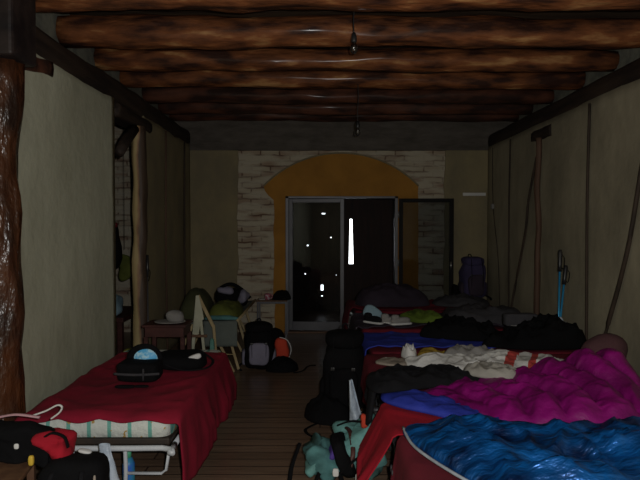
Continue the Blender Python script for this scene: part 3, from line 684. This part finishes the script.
# bed F
tag(mound([(.50,7.9),(.55,7.6),(.8,7.5),(1.2,7.5),(1.5,7.65),(1.45,8.0),(1.1,8.2),(.7,8.2)], ZB+.03, .24, amp=.04, ridge=.03, seed=18, p=2.4).build('dark_duvet','navy'), 'dark bulky duvet heaped at the foot of the farthest bed, in front of the doorway', 'duvet')
tag(mound([(1.6,7.6),(1.9,7.5),(2.3,7.6),(2.3,7.95),(1.9,8.0),(1.6,7.9)], ZB+.03, .09, amp=.04, ridge=.03, seed=19).build('dark_jacket','charcoal'), 'dark grey jacket on the farthest bed below the violet backpack', 'jacket')

# ------------------------------------------------------------------ backpacks
def backpack(loc, label, w, dp, h, body, lid, strap, pocket, rz=0, tilt=0, seed=0, name='backpack', extras=True):
    t = thing(name, loc, label, 'backpack', rz)
    rot = Matrix.Rotation(tilt,3,'X')
    T = lambda v: rot @ Vector(v)
    def s(c, r, e, jit=.012, tp=0): return sell(T(c), r, e, jit=jit, jsc=8, rot=rot, taper=tp, seed=seed, nu=28, nv=16)
    bd = s((0,0,h*.44),(w*.5,dp*.5,h*.43),.5,.02,-.0).build('body', body, t)
    s((0,-.01,h*.90),(w*.46,dp*.48,h*.11),.65,.012).build('lid', lid, t)
    s((0,-dp*.5,h*.36),(w*.34,dp*.16,h*.24),.5,.01).build('front_pocket', pocket, t)
    for k in (-1,1): s((k*w*.5,0,h*.25),(w*.10,dp*.30,h*.17),.6,.008).build('side_pocket', pocket, t)
    for k in (-1,1):
        m = tube([T(v) for v in catmull([(k*w*.22,-dp*.52,h*.97),(k*w*.24,-dp*.66,h*.72),(k*w*.24,-dp*.67,h*.45),(k*w*.23,-dp*.55,h*.12)],5)], w*.022, seg=8, flat=.4)
        m.build('compression_strap', strap, bd)
        s((k*w*.24,-dp*.68,h*.6),(w*.05,dp*.02,h*.02),.5,0).build('buckle', 'black_plastic', bd)
    if extras:
        for k in (-1,1):
            tube([T(v) for v in catmull([(k*w*.18,dp*.48,h*.82),(k*w*.3,dp*.72,h*.6),(k*w*.34,dp*.70,h*.3),(k*w*.36,dp*.5,h*.1)],5)], w*.06, seg=8, flat=.35).build('shoulder_strap', strap, t)
            tube([T(v) for v in catmull([(k*w*.4,dp*.3,h*.12),(k*w*.62,dp*.1,h*.09),(k*w*.70,-dp*.25,h*.05),(k*w*.6,-dp*.6,h*.03)],5)], w*.05, seg=8, flat=.5).build('hip_belt', strap, t)
    tube([T(v) for v in catmull([(-w*.08,dp*.35,h*.95),(-w*.05,dp*.42,h*1.04),(w*.05,dp*.42,h*1.04),(w*.08,dp*.35,h*.95)],4)], .008, seg=6).build('grab_handle', strap, t)
    return t
backpack((2.26,8.28,ZB+.02), 'violet rucksack standing on the farthest bed against the end wall', .36,.26,.64,'violet','violet','black','navy', rz=.15, seed=1)
tag(sell((1.98,8.16,.70),(.055,.08,.12),.6,jit=.03,jsc=10).build('small_bag','black'), 'small black bag leaning left of the violet rucksack', 'bag')
backpack((.22,5.02,0), 'tall black backpack standing in the aisle at the foot of the beds', .37,.32,.74,'black','black','black_soft','black', rz=-.1, seed=2, extras=False)
tag(mound([(-.14,4.92),(-.06,4.74),(.12,4.66),(.26,4.72),(.24,4.86),(.06,4.92),(-.02,5.0)], 0, .17, amp=.04, ridge=.03, seed=20).build('black_bag','black'), 'low black bag on the floor in front of the tall black backpack', 'bag')
tag(tube(catmull([(-.02,4.70,.012),(-.12,4.55,.012),(-.06,4.40,.012),(.04,4.38,.012)],6), .014, seg=6, flat=.4).build('loose_strap','black'), 'loose black strap lying on the floor before the low black bag', 'strap')
# white plastic blade-like bag
def wf(u, v):
    w = .02+.11*(1-v)**1.0
    return Vector((.245+.02*v*-1+(u-.1)*w*1.1, 4.20+.02*math.sin(u*6+v*4)+.015*noise.noise(Vector((u*4,v*6,1))), .19-.18+.515*v))
tag(sheet(wf, 8, 20).build('plastic_sheet','plastic_white',solid=.006), 'tapering white plastic sheet hanging beside the foot of the second right hand bed', 'sheet')
# teal rucksack lying
t = thing('rucksack', (.145,3.76,0), 'sea green rucksack lying open on the floor in the aisle', 'backpack', .0)
sell((.14,.05,.165),(.16,.20,.15),.45,jit=.06,jsc=11,rot=Matrix.Rotation(-.35,3,'Y'),nu=28,nv=16).build('body','teal',t)
sell((-.12,-.02,.12),(.12,.17,.085),.45,jit=.06,jsc=12,rot=Matrix.Rotation(.75,3,'Y'),nu=28,nv=16,seed=4).build('lid','teal_dark',t)
sell((-.185,-.07,.11),(.035,.12,.07),.5,jit=.03,jsc=6,rot=Matrix.Rotation(.8,3,'Y')).build('front_pocket','teal',t)
sell((.005,-.06,.165),(.05,.165,.12),.5,jit=.03,jsc=10,rot=Matrix.Rotation(-.35,3,'Y')).build('opening','black',t)
tube(catmull([(.05,-.20,.10),(.07,-.16,.22),(.06,-.02,.29),(.04,.1,.28)],6),.016,seg=8,flat=.6).build('opening_hem','wood_red',t)
sell((-.055,-.06,.19),(.028,.09,.055),.7,jit=.015,jsc=8,rot=Matrix.Rotation(.5,3,'Y')).build('inner_pouch','purple',t)
for pts in ([(-.28,-.02,.22),(-.33,-.1,.1),(-.35,-.22,.015),(-.40,-.30,.012)], [(-.13,-.16,.14),(-.18,-.24,.05),(-.27,-.28,.02),(-.24,-.33,.015)], [(.12,-.16,.20),(.15,-.22,.1),(.13,-.25,.02),(.02,-.27,.015)], [(.30,-.05,.20),(.18,-.18,.22),(.08,-.20,.18),(-.02,-.22,.1)], [(-.02,-.20,.10),(.02,-.28,.03),(.1,-.30,.015),(.25,-.28,.015)], [(-.02,.12,.29),(.08,.05,.345),(.2,.02,.325),(.28,-.02,.25)]):
    tube(catmull(pts,6), .015, seg=8, flat=.4).build('strap','black',t)
for c in ((-.045,-.225,.11),(.10,-.235,.08)): sell(c,(.02,.012,.026),.5).build('buckle','paper',t)

# ------------------------------------------------------------------ things on the left bed
t = thing('camera_bag', (-1.30,4.03,ZB+.012), 'black pouch with an open lid showing a sky blue disc, on the wine red blanket', 'bag')
sell((0,0,.072),(.150,.11,.070),.35,jit=.006,jsc=8).build('body','black',t)
tube(catmull([(-.16,-.085,.065),(-.05,-.118,.067),(.06,-.118,.067),(.16,-.085,.065)],5), .010, seg=6, flat=1.0).build('zip_band','charcoal',t)
tube([(.06,-.125,.11),(.06,-.128,.03)], .012, seg=8, flat=.5).build('clip','charcoal',t)
def lid(u, v):
    th = PI*u; r = v
    return Vector((.01+.130*r*math.cos(th), .05+.03*v, .130+.115*r*math.sin(th)))
lo = sheet(lid, 18, 6).build('open_lid','black',t,solid=.02)
def disc(u, v):
    th = PI*u; r = v
    return Vector((.015+.095*r*math.cos(th), .022+.03*v, .137+.078*r*math.sin(th)))
dd = sheet(disc, 18, 6).build('blue_disc','skyblue',lo,solid=.006); dd['label'] = 'sky blue disc'
t = thing('shoulder_bag', (-1.08,4.36,ZB+.012), 'soft black bag with a white patch, right of the pouch with the blue disc', 'bag', .1)
sell((0,0,.065),(.20,.16,.062),.6,jit=.02,jsc=6).build('body','black',t)
sell((.10,-.11,.105),(.055,.02,.02),.6,jit=.01,rot=Matrix.Rotation(-.3,3,'Y')).build('patch','paper',t)
tube(catmull([(-.15,-.1,.10),(-.08,-.16,.06),(.05,-.19,.03),(.2,-.14,.03),(.24,.0,.05),(.17,.08,.09)],6), .011, seg=6, flat=.5).build('strap','black_soft',t)
t = thing('key_ring', (-1.30,3.82,ZB+.012), 'small black keys with a glint lying on the wine red blanket', 'keys')
sell((-.04,0,.010),(.07,.022,.010),.6).build('key_fob','black',t); sell((.07,.01,.009),(.05,.016,.008),.6).build('key_case','black',t)
tube([(.012*math.cos(a*PI/6)+.01,.012*math.sin(a*PI/6),.012) for a in range(13)], .0025, seg=6).build('ring','steel',t)

# ------------------------------------------------------------------ front left corner
t = thing('wooden_chair', (-1.66,2.70,0), 'brown wooden chair at the lower left corner, under the black jacket', 'chair', .2)
box((-.20,-.20,.43),(.20,.20,.455)).build('seat','wood_brown',t,smooth=False,bevel=.008)
for x in (-.18,.18):
    for y, z in ((-.18,.43),(.18,.70)): box((x-.018,y-.018,0),(x+.018,y+.018,z-(.08 if z>.5 else 0))).build('leg','wood_brown',t,smooth=False,bevel=.004)
for z in (.49,.575): box((-.18,.165,z),(.18,.195,z+.045)).build('back_rail','wood_brown',t,smooth=False,bevel=.004)
for x in (-.18,.18): box((x-.01,-.17,.2),(x+.01,.17,.23)).build('stretcher','wood_brown',t,smooth=False)
def jk(u, v):
    x = -1.95+.55*u; s = v*1.0
    w = .012*noise.fractal(Vector((x*6,v*4,2)),.9,2,4)
    if v < .4: y = 3.02+.01*0; z = .635-.22*(.4-v)/.4; y = 2.97
    elif v < .6: a = (v-.4)/.2*PI; y = 2.91+.06*math.cos(a); z = .635+.03*math.sin(a)
    else: y = 2.85; z = .635-.15*(v-.6)/.4
    return Vector((x+.2*w, y+w, z+w*1.4-.05*max(0,u-.8)/.2-.01))
o = sheet(jk, 30, 40).build('black_jacket','black',solid=.02); tag(o, 'black jacket hung over the back of the wooden chair at the lower left', 'jacket')
sell((-1.55,2.83,.56),(.012,.006,.014),.6).build('toggle','paper',o)
tag(tube(catmull([(-1.70,2.93,.675),(-1.60,2.93,.69),(-1.48,2.93,.675)],6), .012, seg=8, flat=.5).build('pink_cloth','pinkish'), 'strip of pale pink cloth on top of the jacket over the chair', 'cloth')
tag(tube(catmull([(-1.53,2.96,.675),(-1.46,2.96,.70),(-1.40,2.96,.73),(-1.375,2.96,.72),(-1.39,2.96,.69),(-1.43,2.95,.66)],6), .008, seg=8, flat=.6).build('white_strap','white_cloth'), 'looped white strap standing up from the jacket over the chair', 'strap')
t = thing('backpack', (-1.26,2.86,0), 'black backpack on the floor before the left bed, with the red pouch on top', 'backpack', .1)
sell((0,0,.25),(.17,.12,.25),.5,jit=.02,jsc=6,nu=28,nv=16).build('body','black',t)
sell((.02,-.12,.22),(.14,.05,.16),.5,jit=.01).build('front_pocket','black',t)
for k in (-1,1): tube(catmull([(k*.07,-.13,.47),(k*.08,-.19,.4),(k*.08,-.19,.2),(k*.08,-.15,.05)],5), .012, seg=8, flat=.5).build('strap','black_soft',t)
sell((.13,-.13,.42),(.006,.006,.03),.6).build('zip_pull','beige',t)
o = sell((-1.37,2.90,.545),(.085,.07,.058),.65,jit=.045,jsc=16,nu=28,nv=16).build('red_pouch','red_bright'); tag(o, 'crumpled bright red pouch on top of the front left backpack', 'pouch')
tube(catmull([(-1.43,2.86,.59),(-1.37,2.84,.625),(-1.31,2.84,.605),(-1.29,2.84,.55)],6), .012, seg=8, flat=.5).build('drawstring_hem','black',o)
tag(sell((-1.23,2.90,.507),(.035,.02,.009),.7,rot=Matrix.Rotation(.2,3,'Y')).build('white_strap','paper'), 'white curled band lying on the front left backpack', 'strap')
tag(sell((-1.46,2.80,.50),(.013,.012,.026),.6).build('yellow_tag','yellow'), 'small yellow tag between the chair jacket and the backpack', 'tag')
def pb(u, v):
    a = 2*PI*u; r = .028+.035*(1-v)+.012*noise.noise(Vector((math.cos(a)*2,math.sin(a)*2,v*5)))
    return Vector((-1.13-.06*v+r*math.cos(a)*1.1, 3.06+r*.6*math.sin(a), .02+.46*v))
tag(sheet(pb, 22, 22).build('plastic_bag','plastic_white'), 'pale blue white plastic bag hanging between the front left backpack and the bed', 'bag')
t = thing('bottle', (-1.195,3.46,0), 'bottle with a blue label and green top under the left bed', 'bottle')
tube([(0,0,0),(0,0,.01),(0,0,.2),(0,0,.24)], [.03,.037,.037,.02], seg=16).build('bottle_body','bottle_blue',t); tube([(0,0,.238),(0,0,.285)], .017, seg=12).build('cap','bottle_green',t)

# ------------------------------------------------------------------ left side, middle distance
t = thing('side_table', (-1.53,5.62,0), 'dark red brown small table by the left wall behind the left bed', 'table')
box((-.215,-.17,.685),(.215,.17,.71)).build('table_top','wood_red',t,smooth=False,bevel=.006)
box((-.19,-.15,.59),(.19,.15,.684)).build('apron','wood_red',t,smooth=False)
for x in (-.18,.18):
    for y in (-.14,.14): box((x-.02,y-.02,0),(x+.02,y+.02,.589)).build('leg','wood_red',t,smooth=False,bevel=.003)
box((-.175,-.135,.20),(.175,.135,.215)).build('shelf','wood_red',t,smooth=False)
tag(sell((-1.50,5.56,.29),(.12,.09,.07),.7,jit=.05,jsc=9).build('turquoise_cloth','teal_pale'), 'turquoise crumpled cloth on the shelf under the small red brown table', 'cloth')
for v in bpy.data.objects['turquoise_cloth'].data.vertices: v.co.z = v.co.z*1.2-.025
t = thing('sun_hat', (-1.50,5.60,.712), 'pale grey floppy hat on the small red brown table', 'hat')
sell((0,0,.012),(.16,.13,.012),.9,jit=.012,jsc=8).build('brim','grey_cloth',t); sell((.04,0,.06),(.09,.085,.065),.8,jit=.015,jsc=10).build('crown','grey_cloth',t)
t = thing('walking_pole', (-1.90,6.12,0), 'black handled walking pole leaning against the left wall', 'walking pole')
a_, b_ = P(160,264,6.3)-Vector((-1.90,6.10,0)), Vector((.02,-.02,.01))
a_.x = -.05
tube([a_+(a_-b_)*.08, a_, a_+(b_-a_)*.02, a_+(b_-a_)*.12], [.014,.018,.018,.012], seg=8).build('grip','black_plastic',t)
tube([a_+(b_-a_)*.12, b_], .007, seg=8).build('shaft','metal_grey',t)
tube(catmull([a_+(b_-a_)*.03, a_+(b_-a_)*.03+Vector((.03,0,-.06)), a_+(b_-a_)*.03+Vector((.01,0,-.16)), a_+(b_-a_)*.10],5), .004, seg=6).build('wrist_strap','black',t)
# white A-frame easel
t = thing('folding_easel', (-1.30,6.02,0), 'whitewashed wooden A frame easel behind the left bed', 'easel')
def bar(a, b, w, th, m, par, name='leg'):
    a, b = Vector(a), Vector(b); d = (b-a).normalized(); s = d.cross(Vector((0,1,0))).normalized()*w/2; f = Vector((0,th/2,0))
    vs = [a-s-f,a+s-f,a+s+f,a-s+f,b-s-f,b+s-f,b+s+f,b-s+f]
    return MB().add(vs, [(0,1,2,3),(4,7,6,5),(0,4,5,1),(1,5,6,2),(2,6,7,3),(3,7,4,0)]).build(name, m, par, smooth=False, bevel=.003)
bar((-.02,0,.93),(-.10,-.03,0.02),.035,.02,'wood_white',t); bar((-.02,.02,.93),(.14,.06,.58),.035,.02,'wood_light',t,'strut')
bar((.0,-.02,.86),(.09,-.06,.02),.03,.02,'wood_white',t); bar((.14,.06,.60),(.17,.12,.02),.03,.02,'wood_light',t)
prism_xz([(-.055,.50),(-.03,.93),(.0,.94),(.035,.80),(.055,.68),(.02,.66),(.0,.52)], -.045, -.035).build('panel','wood_white',t,smooth=False)
bar((-.09,-.04,.50),(.09,-.04,.50),.03,.02,'wood_brown',t,'crossbar')
tag(sell((-1.175,6.06,.36),(.025,.03,.10),.6,jit=.01).build('turquoise_towel','teal_pale'), 'turquoise towel hanging right of the A frame easel', 'towel')
# camp bed
t = thing('camp_bed', (0,0,0), 'grey canvas folding camp bed with pale crossed legs on the left', 'camp bed')
sheet(lambda u,v: Vector((-1.72+.78*u, 6.36+1.75*v, .60-.03*math.sin(PI*u))), 12, 16).build('canvas','canvas',t,solid=.012)
sheet(lambda u,v: Vector((-1.32+.38*u, 6.34-.015*math.sin(PI*v)+.006*math.sin(9*u), .60-.29*v)), 12, 10).build('end_flap','canvas',t,solid=.010)
for x in (-1.72,-.94): tube([(x,6.34,.60),(x,8.13,.60)], .016, seg=8).build('side_rail','wood_light',t)
for y in (6.42,7.25,8.05):
    bar((-1.28,y-.02,.57),(-.99,y-.02,0.0),.03,.022,'wood_light',t); bar((-1.10,y+.02,.57),(-.94,y+.02,.02),.03,.022,'wood_light',t)
    bar((-1.45,y,.57),(-1.70,y,0.0),.03,.022,'wood_light',t)
tube([(-1.60,6.40,.22),(-.99,6.41,.20)], .006, seg=6).build('stretcher_rope','wood_light',t)
tag(mound([(-1.66,6.7),(-1.6,6.42),(-1.35,6.40),(-1.30,6.7),(-1.36,7.1),(-1.6,7.1)], .61, .30, amp=.03, seed=21, p=2).build('green_sleeping_bag','olive_dark'), 'dark olive sleeping bag piled at the left of the camp bed', 'sleeping bag')
tag(mound([(-1.30,6.50),(-1.1,6.42),(-.98,6.5),(-.94,6.8),(-1.0,7.1),(-1.2,7.15),(-1.29,6.9)], .61, .13, amp=.03, ridge=.02, seed=22, p=3).build('olive_blanket','olive'), 'olive green blanket bundled on the camp bed', 'blanket')
tag(mound([(-1.31,6.39),(-1.1,6.375),(-.96,6.39),(-.95,6.43),(-1.1,6.45),(-1.3,6.46)], .605, .035, amp=.012, seed=27, n=5).build('patterned_cloth','teal_dark'), 'narrow dark teal cloth along the near edge of the camp bed', 'cloth')
t = thing('dark_holdall', (-1.17,7.35,.61), 'black holdall with pale lilac clothes showing, at the back of the camp bed', 'bag')
tube(catmull([(-.20,0,.10),(-.15,-.03,.24),(0,-.05,.31),(.14,-.03,.24),(.25,0,.12)],6), .022, seg=8).build('rim','black',t)
sell((0,.08,.12),(.22,.13,.12),.6,jit=.02).build('body','black',t)
sell((-.07,-.02,.225),(.11,.07,.05),.7,jit=.02,jsc=10).build('clothes','lilac_grey',t)
tag(sell((-1.00,7.30,.76),(.07,.09,.075),.8,jit=.03,jsc=10,seed=5).build('pale_shirt','lilac_grey'), 'pale lilac rolled shirt right of the black holdall on the camp bed', 'shirt')
# aisle backpack group
backpack((-.72,6.58,0), 'black backpack with a lilac grey front panel standing beside the camp bed', .34,.26,.54,'black','black','black_soft','lilac_grey', rz=.1, seed=7)
t = thing('red_bag', (-.47,6.80,0), 'orange red bag with a thin pale hoop, right of the backpack with grey panel', 'bag')
sell((0,0,.16),(.085,.07,.15),.6,jit=.02,jsc=8).build('body','orange_red',t)
tube(catmull([(-.02,-.05,.33),(.07,-.06,.30),(.12,-.06,.19),(.09,-.07,.07)],6), .005, seg=6).build('hoop','paper',t)
tag(mound([(-.62,6.42),(-.42,6.36),(-.28,6.42),(-.26,6.56),(-.40,6.62),(-.56,6.58)], 0, .12, amp=.03, ridge=.02, seed=23).build('black_pouch','black'), 'low black pouch lying on the floor before the orange red bag', 'pouch')
tag(tube(catmull([(-.30,6.32,.012),(-.20,6.40,.012),(-.14,6.62,.012),(-.05,6.66,.012)],6), .012, seg=6, flat=.5).build('loose_strap','black'), 'loose dark strap on the floor right of the low black pouch', 'strap')
# little table by the end wall
t = thing('side_table', (-.72,8.48,0), 'small see through table with thin pale legs against the end wall, left of the door', 'table')
box((-.23,-.16,.545),(.23,.16,.565)).build('table_top','wood_brown',t,smooth=False,bevel=.004)
box((-.20,-.14,.515),(.20,-.13,.544)).build('front_rail','metal_grey',t,smooth=False)
for x in (-.21,.21):
    for y in (-.14,.14): box((x-.011,y-.011,0),(x+.011,y+.011,.544)).build('leg','metal_grey',t,smooth=False)
tag(sell((-.86,8.44,.572),(.07,.05,.008),.7).build('napkin','white_cloth'), 'small white napkin on the left of the little table by the door', 'napkin')
t = thing('mug', (-.79,8.42,.567), 'pink patterned mug on the little table by the door', 'mug')
tube([(0,0,0),(0,0,.09)], .045, seg=18).build('cup','pink_mug',t); tube(catmull([(.044,0,.075),(.072,0,.06),(.07,0,.03),(.044,0,.018)],5), .006, seg=6).build('handle','pink_mug',t)
tag(mound([(-.72,8.44),(-.62,8.36),(-.5,8.37),(-.44,8.45),(-.48,8.58),(-.66,8.58)], .566, .09, amp=.03, ridge=.02, seed=24).build('dark_cloth','black'), 'black cloth heaped on the little table by the door', 'cloth')
tag(sell((-.62,7.95,.11),(.11,.09,.11),.7,jit=.03,jsc=8).build('black_bag','black'), 'small black bag on the floor before the little table by the door', 'bag')

# ------------------------------------------------------------------ walking poles, right wall
t = thing('trekking_poles', (2.44,5.80,0), 'pair of blue trekking poles with black grips leaning on the right wall', 'walking pole')
for k, (dx, dz, bx) in enumerate(((.0,0,.02),(.06,-.16,-.02))):
    top = Vector((.05+dx, .0, 1.42+dz)); bot = Vector((bx-.02, -.08, .01)); d = (bot-top)
    s_ = tube([top+d*.14, top+d*.55, bot], [.011,.010,.006], seg=10).build('shaft','pole_blue',t)
    gr = tube([top-d*.01, top+d*.01, top+d*.10, top+d*.15], [.014,.024,.019,.022], seg=10).build('grip','black_plastic',t)
    tube(catmull([top+d*.02, top+d*.05+Vector((.035,-.02,0)), top+d*.13+Vector((.03,-.02,0)), top+d*.10],5), .008, seg=6, flat=.4).build('wrist_strap','black',gr)

# ------------------------------------------------------------------ side room glimpsed through the gap
t = thing('hanging_coat', (-2.72,7.2,0), 'dark coat hanging in the side room beyond the gap in the left wall', 'coat')
sell((0,0,1.42),(.17,.08,.32),.6,jit=.03,jsc=5,taper=.2).build('coat_body','black',t)
sell((-.02,-.02,1.69),(.14,.08,.05),.7,jit=.01).build('collar','red',t)
tube([(0,0,1.72),(0,0.03,2.3),(0,.1,3.63)], .004, seg=6).build('hanging_cord','black',t)
gs = sell((-2.62,7.5,1.12),(.09,.06,.17),.6,jit=.04,jsc=8).build('green_shirt','olive'); tube([(-2.62,7.5,1.36),(-2.62,7.5,3.63)],.003,seg=6).build('hanging_cord','black',gs)
tag(gs, 'yellow green shirt hanging below the coat in the side room', 'shirt')
t = thing('bench', (-2.75,7.3,0), 'dark bench in the side room beyond the gap in the left wall', 'bench')
box((-.35,-.5,.50),(.35,.5,.56)).build('bench_top','wood_red',t,smooth=False,bevel=.005)
for x in (-.3,.3):
    for y in (-.45,.45): box((x-.03,y-.03,0),(x+.03,y+.03,.5)).build('leg','wood_red',t,smooth=False)
tag(sell((-2.62,6.98,.70),(.14,.15,.14),.7,jit=.04,jsc=8).build('blue_bag','lightblue'), 'pale blue bag on the bench in the side room', 'bag')
tag(sell((-2.28,6.72,.10),(.10,.10,.10),.7,jit=.03,jsc=8).build('yellow_bag','yellowgreen'), 'yellow and white bag on the floor of the side room', 'bag')

# ------------------------------------------------------------------ light, camera
w = bpy.data.worlds.new('World'); bpy.context.scene.world = w; w.use_nodes = True
w.node_tree.nodes['Background'].inputs[0].default_value = (.92,.97,1,1); w.node_tree.nodes['Background'].inputs[1].default_value = 5.0
fl = bpy.data.lights.new('camera_flash', 'POINT'); fl.energy = 215; fl.shadow_soft_size = .02; fl.color = (1,.985,.96)
fo = bpy.data.objects.new('camera_flash', fl); C.objects.link(fo); fo.location = (.09,-.01,1.75)
cam = bpy.data.cameras.new('camera'); cam.lens = 31.5; cam.sensor_width = 36; cam.clip_start = .05
co = bpy.data.objects.new('camera', cam); C.objects.link(co); co.location = (0,0,CZ); co.rotation_euler = (PI/2-PITCH,0,0)
sc = bpy.context.scene; sc.camera = co
sc.view_settings.view_transform = 'Standard'; sc.view_settings.look = 'None'; sc.view_settings.gamma = 1; sc.view_settings.use_curve_mapping = False
sc.view_settings.exposure = 0
